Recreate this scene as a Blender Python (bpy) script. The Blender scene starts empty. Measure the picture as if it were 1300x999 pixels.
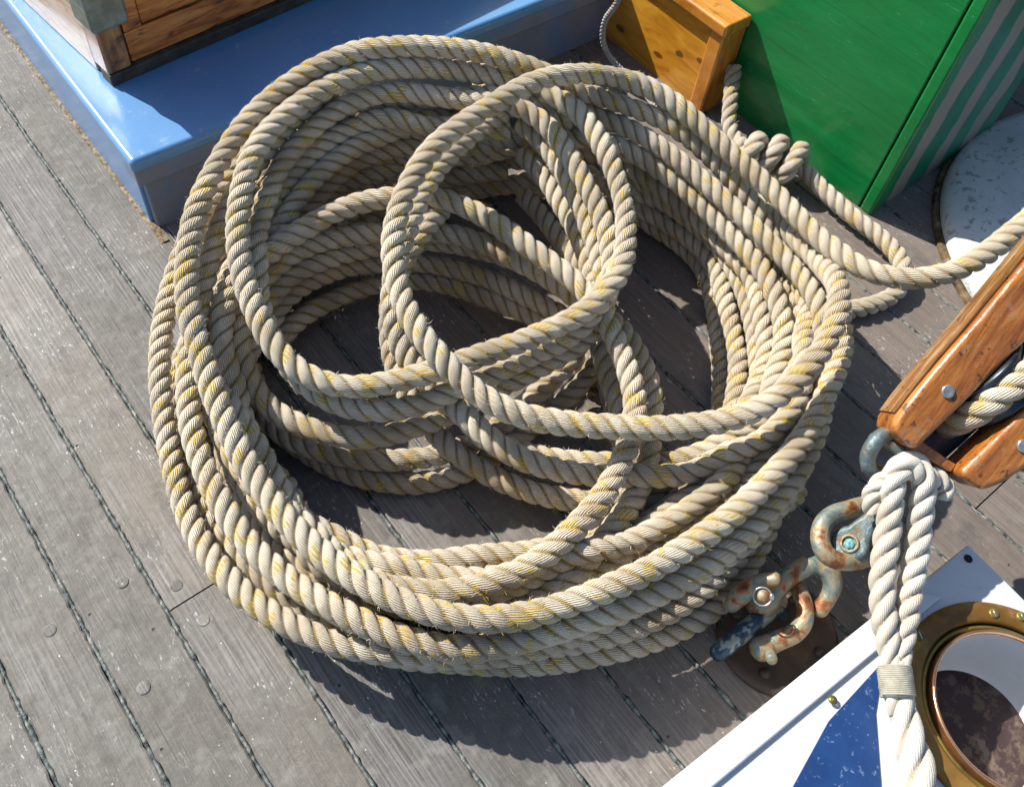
import bpy, math, random
import numpy as np
from mathutils import Vector, kdtree, noise as mnoise
random.seed(7); rng=np.random.default_rng(7)
scn=bpy.context.scene; COL=scn.collection
# ------------------------------------------------------------------ camera frame (solved from the deck seams and the uprights)
f=1159.;cx,cy=650.,455.;H=1.25
def nrm(v): v=np.array(v,float); return v/np.linalg.norm(v)
_Z=nrm((120,835,f)); _Y=np.array((-1720,1855,-f),float); _Y-=_Z*_Y.dot(_Z); _Y=nrm(_Y); _X=np.cross(_Y,_Z)
R3=np.array([_X,_Y,_Z]); CAM=np.array([0,0,H])
def at(x,y,z=0.):
    d=R3@np.array([x-cx,-(y-cy),-f]); return CAM+d*((H-z)/-d[2])
def pd(x,y,d):
    return CAM+R3@np.array([(x-cx)/f*d,-(y-cy)/f*d,-d])
# ------------------------------------------------------------------ materials
def newmat(name):
    m=bpy.data.materials.new(name); m.use_nodes=True; nt=m.node_tree; nt.nodes.clear()
    out=nt.nodes.new('ShaderNodeOutputMaterial'); b=nt.nodes.new('ShaderNodeBsdfPrincipled'); nt.links.new(b.outputs[0],out.inputs[0])
    return m,nt,b
class G:
    def __init__(s,nt): s.nt=nt
    def n(s,t,**k):
        nd=s.nt.nodes.new('ShaderNode'+t)
        for a,v in k.items(): setattr(nd,a,v)
        return nd
    def l(s,a,b): s.nt.links.new(a,b)
    def val(s,sock,v):
        if hasattr(v,'links') or hasattr(v,'is_output'): s.l(v,sock)
        else: sock.default_value=v
    def coord(s,kind='Object',scale=(1,1,1),rot=(0,0,0),vec=None):
        if vec is None: vec=s.n('TexCoord').outputs[kind]
        m=s.n('Mapping'); s.l(vec,m.inputs[0]); m.inputs['Scale'].default_value=scale; m.inputs['Rotation'].default_value=rot
        return m.outputs[0]
    def noise(s,vec,scale,detail=4,rough=.55,dist=0):
        t=s.n('TexNoise'); s.l(vec,t.inputs['Vector']); t.inputs['Scale'].default_value=scale; t.inputs['Detail'].default_value=detail
        t.inputs['Roughness'].default_value=rough; t.inputs['Distortion'].default_value=dist; return t.outputs['Fac']
    def ramp(s,fac,stops,interp='LINEAR'):
        r=s.n('ValToRGB'); s.l(fac,r.inputs[0]); cr=r.color_ramp; cr.interpolation=interp
        while len(cr.elements)<len(stops): cr.elements.new(.5)
        for e,(p,c) in zip(cr.elements,stops):
            e.position=p; e.color=(*c,1) if hasattr(c,'__len__') else (c,c,c,1)
        return r.outputs[0]
    def mix(s,fac,a,b,mode='MIX'):
        m=s.n('Mix',data_type='RGBA',blend_type=mode); s.val(m.inputs[0],fac)
        for i,v in ((6,a),(7,b)):
            if isinstance(v,tuple): m.inputs[i].default_value=(*v,1)
            else: s.l(v,m.inputs[i])
        return m.outputs[2]
    def math(s,op,a,b=0.,c=0.):
        m=s.n('Math',operation=op); s.val(m.inputs[0],a); s.val(m.inputs[1],b); s.val(m.inputs[2],c); return m.outputs[0]
    def bump(s,h,strength,dist,norm=None):
        b=s.n('Bump'); s.l(h,b.inputs['Height']); b.inputs['Strength'].default_value=strength; b.inputs['Distance'].default_value=dist
        if norm: s.l(norm,b.inputs['Normal'])
        return b.outputs[0]
def attr(g,name): 
    a=g.n('Attribute',attribute_name=name); return a.outputs['Fac']

def rope_mat(name,c1,c2,dirt_shade,fleck=True,yarns=38,soft=1.):
    m,nt,b=newmat(name); g=G(nt)
    uv=g.n('UVMap',uv_map='UVMap').outputs[0]; sep=g.n('SeparateXYZ'); g.l(uv,sep.inputs[0])
    obj=g.coord('Object')
    wob=g.noise(obj,160,2); 
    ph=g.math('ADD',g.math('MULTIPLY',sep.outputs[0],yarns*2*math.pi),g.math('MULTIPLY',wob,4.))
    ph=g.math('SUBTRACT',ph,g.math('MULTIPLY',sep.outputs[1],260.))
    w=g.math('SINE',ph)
    big=g.noise(obj,9,3); mid=g.noise(obj,70,3,.6)
    col=g.mix(g.ramp(mid,[(.35,0.),(.68,1.)]),c1,c2)
    col=g.mix(g.math('MULTIPLY',g.ramp(big,[(.42,0.),(.66,1.)]),.55),col,dirt_shade)  # broad dirt patches that also paint in the rope's brown shadow tone
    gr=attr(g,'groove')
    col=g.mix(g.math('MULTIPLY',g.ramp(gr,[(.42,0.),(1.,1.)]),.82),col,dirt_shade)  # groove dirt, deepened so the shade between strands is in the colour
    col=g.mix(g.math('MULTIPLY',g.ramp(w,[(0.,1.),(.45,0.)]),.42*soft),col,dirt_shade)
    if fleck:
        ol=g.ramp(g.noise(obj,17,2),[(.46,0.),(.58,1.)]); col=g.mix(g.math('MULTIPLY',g.math('MULTIPLY',ol,g.ramp(gr,[(.35,0.),(.8,1.)])),.6),col,(.36,.25,.04))
        fn=g.noise(obj,46,1,.4); fm=g.ramp(fn,[(.55,0.),(.585,1.)])
        ln=g.ramp(g.math('SINE',g.math('MULTIPLY',ph,.5)),[(.0,0.),(.35,1.)])
        on=g.ramp(g.noise(obj,30,0),[(.47,0.),(.5,1.)])
        fk=g.math('MULTIPLY',g.math('MULTIPLY',fm,ln),on)
        col=g.mix(g.math('MULTIPLY',fk,.95),col,(.62,.42,.02))
        og=g.ramp(g.noise(obj,21,1),[(.60,0.),(.64,1.)])
        col=g.mix(g.math('MULTIPLY',g.math('MULTIPLY',og,ln),.35),col,(.42,.22,.04))
    g.l(col,b.inputs['Base Color']); b.inputs['Roughness'].default_value=.75
    b.inputs['Specular IOR Level'].default_value=.35
    try: b.inputs['Sheen Weight'].default_value=.25; b.inputs['Sheen Roughness'].default_value=.4
    except: pass
    nb=g.bump(w,.7*soft,.0013); fine=g.noise(obj,900,2); nb=g.bump(fine,.35,.0012,nb)
    g.l(nb,b.inputs['Normal'])
    return m
M={}
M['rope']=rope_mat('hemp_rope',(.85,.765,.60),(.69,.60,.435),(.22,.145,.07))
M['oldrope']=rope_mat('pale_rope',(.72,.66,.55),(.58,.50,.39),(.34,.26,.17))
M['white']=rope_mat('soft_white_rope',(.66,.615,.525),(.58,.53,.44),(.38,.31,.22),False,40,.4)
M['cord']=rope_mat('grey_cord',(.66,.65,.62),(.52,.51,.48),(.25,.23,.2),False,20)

def deck_mat():
    m,nt,b=newmat('weathered_planks'); g=G(nt)
    o=g.coord('Object'); pid=attr(g,'pid')
    comb=g.n('CombineXYZ'); g.l(g.math('MULTIPLY',pid,3.1),comb.inputs[1]); g.l(g.math('MULTIPLY',pid,7.3),comb.inputs[2])
    va=g.n('VectorMath',operation='ADD'); g.l(o,va.inputs[0]); g.l(comb.outputs[0],va.inputs[1]); v=va.outputs[0]
    g1=g.noise(g.coord(scale=(130,5,30),vec=v),1,5,.65,.6)
    g2=g.noise(g.coord(scale=(420,14,60),vec=v),1,3,.6)
    wv=g.n('TexWave',wave_type='BANDS',bands_direction='X'); g.l(g.coord(scale=(1,.05,1),vec=v),wv.inputs['Vector']); wv.inputs['Scale'].default_value=44; wv.inputs['Distortion'].default_value=9; wv.inputs['Detail'].default_value=3; wv.inputs['Detail Scale'].default_value=1.6
    blot=g.noise(o,7,5,.6); blot2=g.noise(o,26,4,.6)
    wm=g.ramp(g.noise(g.coord(scale=(1,.42,1),vec=v),6.5,7,.66,.4),[(.44,0.),(.57,1.)])
    coat=g.mix(.30,g.ramp(g.noise(v,38,6,.7),[(.3,(.125,.118,.105)),(.7,(.215,.205,.185))]),g.ramp(g1,[(.3,(.12,.105,.09)),(.72,(.27,.255,.23))]))
    worn=g.mix(.45,g.ramp(g1,[(.28,(.085,.078,.075)),(.5,(.21,.205,.20)),(.72,(.37,.37,.37))]),g.ramp(wv.outputs['Fac'],[(0.,(.12,.105,.095)),(1.,(.34,.33,.32))]))
    c=g.mix(wm,coat,worn)
    vein=g.ramp(g.math('ABSOLUTE',g.math('SUBTRACT',g.noise(v,30,5,.7,1.2),.5)),[(.004,1.),(.018,0.)]); c=g.mix(g.math('MULTIPLY',vein,.28),c,(.36,.34,.29))
    tone=g.ramp(g.math('FRACT',g.math('MULTIPLY',pid,.618)),[(0.,(.52,.515,.51)),(.5,(.72,.70,.67)),(1.,(.90,.855,.80))])
    c=g.mix(1.,c,tone,'MULTIPLY')
    c=g.mix(g.math('MULTIPLY',g.ramp(blot,[(.46,0.),(.62,1.)]),.40),c,(.135,.132,.12))
    c=g.mix(g.math('MULTIPLY',g.ramp(blot2,[(.54,0.),(.66,1.)]),.5),c,(.25,.24,.215))
    # brown varnished-out area on the right side of the deck
    sx=g.n('SeparateXYZ'); g.l(o,sx.inputs[0])
    br=g.ramp(g.math('ADD',g.math('MULTIPLY',sx.outputs[0],.9),g.math('MULTIPLY',g.math('SUBTRACT',blot,.5),.8)),[(.18,0.),(.55,1.)])
    c=g.mix(g.math('MULTIPLY',br,.68),c,g.mix(g1,(.10,.075,.06),(.24,.19,.155)))
    ck=g.ramp(g.noise(g.coord(scale=(330,5,60),vec=v),1,3,.6),[(.29,1.),(.335,0.)]); c=g.mix(g.math('MULTIPLY',ck,.75),c,(.045,.038,.034))
    sc=g.ramp(g.noise(g.coord(scale=(300,16,100),rot=(0,0,.75),vec=v),1,3,.7),[(.655,0.),(.69,1.)]); sc=g.math('MULTIPLY',sc,g.ramp(g.noise(o,5.3,3),[(.48,0.),(.58,1.)])); c=g.mix(g.math('MULTIPLY',sc,.6),c,(.42,.40,.36))
    stn=g.ramp(g.noise(g.coord(scale=(1,.55,1),vec=v),17,6,.72),[(.55,0.),(.66,1.)]); c=g.mix(g.math('MULTIPLY',stn,.6),c,(.085,.078,.07))
    fl=g.ramp(g.noise(g.coord(scale=(260,90,100),vec=v),1,3,.7),[(.60,0.),(.66,1.)])
    flz=g.ramp(blot,[(.5,0.),(.6,1.)]); c=g.mix(g.math('MULTIPLY',g.math('MULTIPLY',fl,flz),.7),c,(.56,.55,.52))
    vo=g.n('TexVoronoi'); g.l(v,vo.inputs['Vector']); vo.inputs['Scale'].default_value=32
    pit=g.ramp(vo.outputs['Distance'],[(.05,1.),(.085,0.)]); pr=g.n('SeparateColor'); g.l(vo.outputs['Color'],pr.inputs[0])
    pit=g.math('MULTIPLY',pit,g.math('GREATER_THAN',pr.outputs[0],.8)); c=g.mix(pit,c,(.03,.03,.03))
    spk=g.n('TexVoronoi'); g.l(v,spk.inputs['Vector']); spk.inputs['Scale'].default_value=75
    sp=g.n('SeparateColor'); g.l(spk.outputs['Color'],sp.inputs[0])
    s2=g.math('MULTIPLY',g.ramp(spk.outputs['Distance'],[(.06,1.),(.10,0.)]),g.math('GREATER_THAN',sp.outputs[1],.86)); c=g.mix(s2,c,(.6,.58,.54))
    g.l(c,b.inputs['Base Color'])
    g.l(g.ramp(blot2,[(.3,.5),(.7,.78)]),b.inputs['Roughness']); b.inputs['Specular IOR Level'].default_value=.4
    h=g.math('ADD',g.math('MULTIPLY',g1,.6),g.math('MULTIPLY',g2,.5)); h=g.math('SUBTRACT',h,g.math('MULTIPLY',pit,.8))
    nb=g.bump(h,.6,.0028); nb=g.bump(g.noise(o,40,3),.3,.004,nb); g.l(nb,b.inputs['Normal']); return m
M['deck']=deck_mat()
def simple(name,stops,scale=20,rough=.6,spec=.5,bump=.3,bd=.002,stretch=(1,1,1),metal=0,coat=0,detail=5,extra=None,dist=0,bscale=None):
    m,nt,b=newmat(name); g=G(nt); o=g.coord('Object'); v=g.coord('Object',stretch)
    n=g.noise(v,scale,detail,.6,dist); c=g.ramp(n,stops)
    if extra: c=extra(g,o,c,b) or c
    g.l(c,b.inputs['Base Color']); b.inputs['Roughness'].default_value=rough; b.inputs['Specular IOR Level'].default_value=spec; b.inputs['Metallic'].default_value=metal
    if coat: b.inputs['Coat Weight'].default_value=coat; b.inputs['Coat Roughness'].default_value=.12
    if bump:
        h=n if bscale is None else g.noise(v,bscale,3)
        g.l(g.bump(h,bump,bd),b.inputs['Normal'])
    return m
def spots(col,scale,thr,size,stretch=(1,1,1)):
    def f(g,o,c,b):
        v=g.n('TexVoronoi'); g.l(g.coord('Object',stretch),v.inputs['Vector']); v.inputs['Scale'].default_value=scale
        wob=g.math('ADD',v.outputs['Distance'],g.math('MULTIPLY',g.noise(o,scale*3,2),.15))
        s=g.n('SeparateColor'); g.l(v.outputs['Color'],s.inputs[0])
        k=g.math('MULTIPLY',g.ramp(wob,[(size,1.),(size+.05,0.)]),g.math('GREATER_THAN',s.outputs[0],thr)); return g.mix(g.math('MULTIPLY',k,.85),c,col)
    return f
def patches(col,scale,lo,hi,amt=1.,detail=5,stretch=(1,1,1),then=None):
    def f(g,o,c,b):
        k=g.ramp(g.noise(g.coord('Object',stretch),scale,detail,.65),[(lo,0.),(hi,1.)]); c=g.mix(g.math('MULTIPLY',k,amt),c,col)
        return then(g,o,c,b) if then else c
    return f
M['caulk']=simple('old_caulking',[(.34,(.015,.016,.015)),(.44,(.07,.088,.082)),(.58,(.17,.195,.18)),(.72,(.32,.31,.26))],95,.6,.5,.9,.004,extra=patches((.20,.11,.05),60,.64,.68,.7))
M['plug']=simple('wood_plug',[(.3,(.13,.115,.10)),(.7,(.22,.20,.175))],120,.7,.3,.5,.001)
M['blue']=simple('blue_gloss_paint',[(.3,(.085,.235,.47)),(.7,(.125,.28,.52))],6,.33,.5,.35,.003,coat=.4,extra=patches((.30,.36,.42),44,.60,.70,.55,then=patches((.03,.06,.10),85,.70,.74,.6),stretch=(1,.35,1)) if False else patches((.33,.39,.45),50,.62,.70,.5,then=spots((.05,.07,.1),26,.82,.05)))
M['blueplank']=simple('worn_blue_front',[(.3,(.13,.17,.27)),(.5,(.19,.21,.27)),(.7,(.085,.19,.40))],9,.4,.4,.3,.002,extra=spots((.06,.06,.07),30,.8,.08))
M['blackedge']=simple('tarred_edge',[(.3,(.018,.016,.016)),(.7,(.085,.075,.06))],30,.6,.4,.6,.004)
def wood(name,d,mid,l,scale=(8,90,90),s=1,rough=.3,coat=.6,ex=None,bd=.0015):
    return simple(name,[(.28,d),(.48,mid),(.7,l)],s,rough,.5,.5,bd,stretch=scale,coat=coat,detail=6,extra=ex,dist=.8)
M['hatchwood']=wood('old_hatch_timber',(.07,.02,.006),(.54,.165,.02),(.74,.34,.08),(7,60,70),ex=patches((.03,.02,.015),14,.56,.66,.85,stretch=(1,3,3)))
M['hatchpost']=wood('old_hatch_post',(.05,.022,.01),(.34,.14,.04),(.50,.24,.09),(60,60,8),ex=patches((.045,.03,.022),16,.48,.62,.9))
M['hatchgrey']=wood('pale_timber',(.28,.12,.06),(.62,.40,.24),(.74,.56,.42),(60,9,60),rough=.4,ex=patches((.10,.11,.05),30,.58,.7,.6))  # paler, pinkish timber for the hatch side panel
M['orange']=wood('varnished_locker',(.36,.12,.01),(.54,.225,.016),(.66,.32,.03),(30,9,40),ex=spots((.10,.03,.008),26,.35,.24,(1,.5,1)))
M['orange2']=wood('varnished_trim',(.28,.08,.01),(.50,.19,.025),(.64,.30,.06),(50,10,10),ex=patches((.14,.04,.01),24,.58,.68,.7))
def axes_wood(name,stops,kx,ky,rough,coat,worn):
    m,nt,b=newmat(name); g=G(nt); o=g.coord('Object'); _u=nrm(pd(1300,311,.93)-pd(1160,503,.93)); _w=nrm(R3@np.array([0,0,1.])); _v=np.cross(_w,_u); cs=[]
    for ax,k in ((_v,kx),(_u,ky),(_w,kx)):
        d_=g.n('VectorMath',operation='DOT_PRODUCT'); g.l(o,d_.inputs[0]); d_.inputs[1].default_value=tuple(ax*k); cs.append(d_.outputs['Value'])
    cb=g.n('CombineXYZ'); [g.l(c_,cb.inputs[i]) for i,c_ in enumerate(cs)]; v=cb.outputs[0]
    n=g.noise(v,1,6,.65,.5); c=g.ramp(n,stops); n2=g.noise(v,2.7,3,.6); c=g.mix(g.math('MULTIPLY',g.ramp(n2,[(.3,1.),(.45,0.)]),.6),c,(.10,.035,.008))
    k=g.ramp(g.noise(o,34,5,.7),[(.58,0.),(.63,1.)]); c=g.mix(g.math('MULTIPLY',k,worn),c,(.30,.22,.13))
    k=g.ramp(g.noise(o,60,3,.6),[(.62,0.),(.66,1.)]); c=g.mix(g.math('MULTIPLY',k,.8),c,(.06,.022,.01))
    g.l(c,b.inputs['Base Color']); g.l(g.ramp(g.noise(o,45,4),[(.4,rough),(.65,rough+.35)]),b.inputs['Roughness']); b.inputs['Coat Weight'].default_value=coat; b.inputs['Coat Roughness'].default_value=.15
    nb=g.bump(n,.5,.0015); nb=g.bump(g.noise(o,60,3),.5,.003,nb); g.l(nb,b.inputs['Normal']); return m
M['block']=axes_wood('varnished_block_wood',[(.3,(.13,.035,.008)),(.5,(.33,.105,.014)),(.7,(.50,.21,.04))],70,7,.22,.6,.35)
M['blockside']=axes_wood('block_side_grain',[(.3,(.09,.03,.01)),(.5,(.24,.10,.025)),(.7,(.42,.27,.13))],90,6,.3,.5,.2)
def green_mat():
    def ex(g,o,c,b):
        k=g.ramp(g.noise(g.coord('Object',(1,1,9),(0.5,0,0)),13,4,.7),[(.70,0.),(.74,1.)]); c=g.mix(g.math('MULTIPLY',k,.5),c,(.10,.42,.22))
        k=g.ramp(g.noise(g.coord('Object',(1,1,6)),30,6,.75),[(.64,0.),(.66,1.)]); c=g.mix(g.math('MULTIPLY',k,.5),c,(.20,.42,.30))
        k=g.ramp(g.noise(g.coord('Object',(40,2.2,110)),1,4,.7),[(.30,1.),(.36,0.)]); c=g.mix(g.math('MULTIPLY',k,.7),c,(.0,.05,.015))
        k=g.ramp(g.noise(g.coord('Object',(60,4,160)),1,4,.75),[(.70,0.),(.73,1.)]); c=g.mix(g.math('MULTIPLY',k,.6),c,(.12,.40,.22))
        sz=g.n('SeparateXYZ'); g.l(o,sz.inputs[0]); ws_=g.math('ABSOLUTE',g.math('SUBTRACT',g.math('FRACT',g.math('MULTIPLY',sz.outputs[2],7.7)),.5)); k=g.ramp(ws_,[(.003,1.),(.008,0.)]); return g.mix(g.math('MULTIPLY',k,.4),c,(.0,.04,.015))
    return simple('green_gloss_paint',[(.3,(.0,.14,.03)),(.7,(.003,.20,.045))],4,.38,.5,.35,.004,stretch=(1,1,5),coat=.35,extra=ex,bscale=9)
M['green']=green_mat()
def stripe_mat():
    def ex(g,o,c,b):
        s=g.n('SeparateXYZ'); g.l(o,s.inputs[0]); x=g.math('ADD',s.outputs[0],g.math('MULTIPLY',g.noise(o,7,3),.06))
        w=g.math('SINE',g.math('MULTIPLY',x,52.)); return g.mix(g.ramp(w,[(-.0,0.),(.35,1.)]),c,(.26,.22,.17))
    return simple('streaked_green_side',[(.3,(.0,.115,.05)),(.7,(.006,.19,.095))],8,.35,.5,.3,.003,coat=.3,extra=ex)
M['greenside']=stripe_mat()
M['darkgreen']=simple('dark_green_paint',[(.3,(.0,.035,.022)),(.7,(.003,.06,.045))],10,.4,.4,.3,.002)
M['whitepaint']=simple('old_white_paint',[(.3,(.50,.52,.54)),(.7,(.58,.60,.61))],5,.4,.5,.35,.003,extra=patches((.42,.46,.50),30,.63,.68,.8,then=spots((.12,.12,.12),60,.9,.05)),bscale=18)
M['domewhite']=simple('old_white_canvas_paint',[(.3,(.50,.52,.51)),(.7,(.60,.61,.58))],14,.55,.4,.5,.006,extra=patches((.20,.20,.17),55,.56,.62,.7,detail=6,then=spots((.14,.13,.10),80,.75,.07)),bscale=10)
M['navy']=simple('speckled_navy_paint',[(.3,(.008,.032,.115)),(.7,(.014,.05,.16))],20,.35,.5,.3,.001,extra=patches((.20,.27,.38),120,.60,.66,.55,6))
M['brass']=simple('tarnished_brass',[(.3,(.20,.095,.02)),(.55,(.36,.19,.04)),(.75,(.50,.30,.08))],14,.38,.5,.3,.001,metal=.55,extra=patches((.13,.065,.025),9,.50,.60,.7,then=patches((.62,.26,.13),20,.60,.68,.6)))
M['brassdark']=simple('patinated_brass',[(.3,(.10,.07,.02)),(.6,(.28,.25,.06)),(.8,(.40,.42,.15))],20,.4,.5,.4,.001,metal=.6)
M['copper']=simple('polished_copper_rim',[(.3,(.55,.25,.12)),(.7,(.75,.42,.24))],25,.25,.5,.2,.001,metal=.9)
M['rust']=simple('rusty_galvanised_iron',[(.30,(.07,.025,.014)),(.41,(.27,.10,.035)),(.48,(.36,.27,.15)),(.56,(.24,.25,.20)),(.70,(.085,.125,.13))],34,.5,.5,.9,.005,metal=.3,detail=6,dist=.4)
M['rust2']=simple('bluish_weathered_iron',[(.30,(.16,.06,.025)),(.40,(.13,.13,.10)),(.54,(.10,.145,.155)),(.72,(.24,.28,.28))],38,.48,.5,.9,.005,metal=.35,detail=6,dist=.3)
M['bluebar']=simple('chipped_blue_paint_iron',[(.40,(.015,.035,.055)),(.50,(.03,.075,.115)),(.53,(.24,.26,.22)),(.8,(.34,.34,.29))],40,.35,.5,.8,.003,metal=.2,detail=5)
M['patina']=simple('verdigris',[(.35,(.08,.05,.03)),(.5,(.12,.38,.38)),(.8,(.30,.52,.48))],90,.5,.5,.5,.001,metal=.2)
M['darkmetal']=simple('greasy_dark_metal',[(.3,(.012,.016,.022)),(.7,(.06,.075,.09))],20,.3,.5,.4,.002,metal=.5)
M['baseplate']=simple('dark_rusty_plate',[(.3,(.025,.018,.015)),(.6,(.07,.045,.03)),(.8,(.17,.09,.045))],16,.55,.4,.6,.003,metal=.2)
M['galv']=simple('mossy_galvanised_cap',[(.3,(.07,.09,.06)),(.55,(.22,.24,.19)),(.75,(.30,.36,.38))],22,.45,.5,.5,.002,metal=.4)
M['steel']=simple('bright_steel',[(.3,(.38,.38,.35)),(.7,(.62,.61,.56))],60,.3,.5,.3,.001,metal=.8)
M['dark']=simple('dark_interior',[(.3,(.02,.012,.012)),(.7,(.05,.03,.03))],12,.7,.3,.3,.003,extra=patches((.22,.17,.12),26,.60,.66,.5,6,then=patches((.14,.10,.07),60,.5,.6,.5)))
M['hole']=simple('black_hole',[(.3,(.008,.008,.008)),(.7,(.02,.02,.02))],12,.8,.2,0)
M['twine']=simple('whipping_twine',[(.3,(.28,.26,.20)),(.7,(.46,.43,.35))],90,.7,.3,.5,.001)
# ------------------------------------------------------------------ objects
ORI={}
def base(name,loc,label=None,cat=None,group=None,kind=None):
    o=bpy.data.objects.new(name,None); COL.objects.link(o); o.location=loc; o.empty_display_size=.05; ORI[o]=np.array(loc,float)
    tag(o,label,cat,group,kind); return o
def tag(o,label=None,cat=None,group=None,kind=None):
    for k,v in (('label',label),('category',cat),('group',group),('kind',kind)):
        if v: o[k]=v
def mk(name,V,F,mat,parent=None,uv=None,smooth=True,attrs=None,loc=None):
    V=np.asarray(V,float); org=ORI[parent] if parent else (np.array(loc,float) if loc is not None else np.zeros(3))
    me=bpy.data.meshes.new(name)
    if isinstance(F,np.ndarray):
        nF,k=F.shape; me.vertices.add(len(V)); me.vertices.foreach_set('co',(V-org).astype(np.float32).ravel())
        me.loops.add(nF*k); me.loops.foreach_set('vertex_index',F.astype(np.int32).ravel())
        me.polygons.add(nF); me.polygons.foreach_set('loop_start',np.arange(0,nF*k,k,dtype=np.int32))
        me.update(calc_edges=True)
    else: me.from_pydata((V-org).tolist(),[],[list(map(int,q)) for q in F]); me.update()
    if uv is not None:
        l=me.uv_layers.new(name='UVMap'); l.data.foreach_set('uv',np.asarray(uv,np.float32).ravel())
    if attrs:
        for k,v in attrs.items():
            a=me.attributes.new(k,'FLOAT','POINT'); a.data.foreach_set('value',np.asarray(v,np.float32))
    me.polygons.foreach_set('use_smooth',np.full(len(me.polygons),smooth))
    me.materials.append(mat); me.validate()
    o=bpy.data.objects.new(name,me); COL.objects.link(o)
    if parent: o.parent=parent; ORI[o]=ORI[parent]
    else: o.location=org; ORI[o]=org
    return o
def bevel(o,w,seg=3,ang=.6,wn=True):
    b=o.modifiers.new('bevel','BEVEL'); b.width=w; b.segments=seg; b.limit_method='ANGLE'; b.angle_limit=ang; b.harden_normals=True
    return o
def prism(name,base_pts,top_pts,mat,parent=None,bev=.003,loc=None,seg=3):
    n=len(base_pts); V=list(base_pts)+list(top_pts); F=[list(range(n))[::-1],list(range(n,2*n))]+[[i,(i+1)%n,n+(i+1)%n,n+i] for i in range(n)]
    o=mk(name,V,F,mat,parent,loc=loc)
    me=o.data; 
    import bmesh; bm=bmesh.new(); bm.from_mesh(me); bmesh.ops.recalc_face_normals(bm,faces=bm.faces); bm.to_mesh(me); bm.free()
    if bev: bevel(o,bev,seg)
    return o
def box(name,x0,x1,y0,y1,z0,z1,mat,parent=None,bev=.003,loc=None,fr=None,seg=3):
    P=[(x0,y0),(x1,y0),(x1,y1),(x0,y1)]
    b=[np.array((x,y,z0),float) for x,y in P]; t=[np.array((x,y,z1),float) for x,y in P]
    if fr is not None:
        o,Rm=fr; b=[o+Rm@p for p in b]; t=[o+Rm@p for p in t]
    return prism(name,b,t,mat,parent,bev,loc,seg)
def catmull(P,step):
    P=np.asarray(P,float); Q=np.vstack([2*P[0]-P[1],P,2*P[-1]-P[-2]]); out=[]
    for i in range(len(P)-1):
        p0,p1,p2,p3=Q[i:i+4]; L=np.linalg.norm(p2-p1); n=max(2,int(L/step*2)); 
        a=.5; t0=0; t1=t0+max(np.linalg.norm(p1[:3]-p0[:3]),1e-6)**a; t2=t1+max(np.linalg.norm(p2[:3]-p1[:3]),1e-6)**a; t3=t2+max(np.linalg.norm(p3[:3]-p2[:3]),1e-6)**a
        for t in np.linspace(t1,t2,n,endpoint=False):
            A1=(t1-t)/(t1-t0)*p0+(t-t0)/(t1-t0)*p1; A2=(t2-t)/(t2-t1)*p1+(t-t1)/(t2-t1)*p2; A3=(t3-t)/(t3-t2)*p2+(t-t2)/(t3-t2)*p3
            B1=(t2-t)/(t2-t0)*A1+(t-t0)/(t2-t0)*A2; B2=(t3-t)/(t3-t1)*A2+(t-t1)/(t3-t1)*A3
            out.append((t2-t)/(t2-t1)*B1+(t-t1)/(t2-t1)*B2)
    out.append(P[-1]); return resample(np.array(out),step)
def resample(P,step):
    d=np.r_[0,np.cumsum(np.linalg.norm(np.diff(P[:,:3],axis=0),axis=1))]; n=max(3,int(d[-1]/step)+1); s=np.linspace(0,d[-1],n)
    return np.stack([np.interp(s,d,P[:,k]) for k in range(P.shape[1])],1)
def frames(P):
    T=np.gradient(P,axis=0); T/=np.linalg.norm(T,axis=1)[:,None]+1e-12
    n=np.cross(T[0],[0,0,1.]); 
    if np.linalg.norm(n)<.1: n=np.cross(T[0],[1.,0,0])
    N=[n/np.linalg.norm(n)]
    for i in range(1,len(P)):
        v=N[-1]-T[i]*np.dot(N[-1],T[i]); N.append(v/np.linalg.norm(v))
    N=np.array(N); return T,N,np.cross(T,N)
def fuzz(P,T,N,B,R,per_m,length,width,r=rng):
    L=np.linalg.norm(np.diff(P,axis=0),axis=1).sum(); n=int(L*per_m)
    if n<1: return None
    i=r.integers(1,len(P)-1,n); th=r.uniform(0,2*np.pi,n); dr=np.cos(th)[:,None]*N[i]+np.sin(th)[:,None]*B[i]
    tn=-np.sin(th)[:,None]*N[i]+np.cos(th)[:,None]*B[i]
    Rr=(R[i] if hasattr(R,'__len__') else R)
    p0=P[i]+dr*(Rr*.9)[:,None] if hasattr(Rr,'__len__') else P[i]+dr*Rr*.9
    d=T[i]*r.normal(0,1,n)[:,None]+tn*r.normal(0,.7,n)[:,None]+dr*r.uniform(.3,1.1,n)[:,None]; d/=np.linalg.norm(d,axis=1)[:,None]
    ln=(length*r.uniform(.4,1.3,n))[:,None]; p1=p0+d*ln*.55; d2=d+r.normal(0,.7,(n,3)); d2/=np.linalg.norm(d2,axis=1)[:,None]; p2=p1+d2*ln*.45
    sd=np.cross(d,r.normal(0,1,(n,3))); sd/=np.linalg.norm(sd,axis=1)[:,None]; sd*=width/2
    V=np.stack([p0-sd,p0+sd,p1+sd*.8,p1-sd*.8,p2+sd*.3,p2-sd*.3],1).reshape(-1,3)
    k=np.arange(n)[:,None]*6; F=np.concatenate([k+[0,1,2,3],k+[3,2,4,5]],0); return V,F
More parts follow.
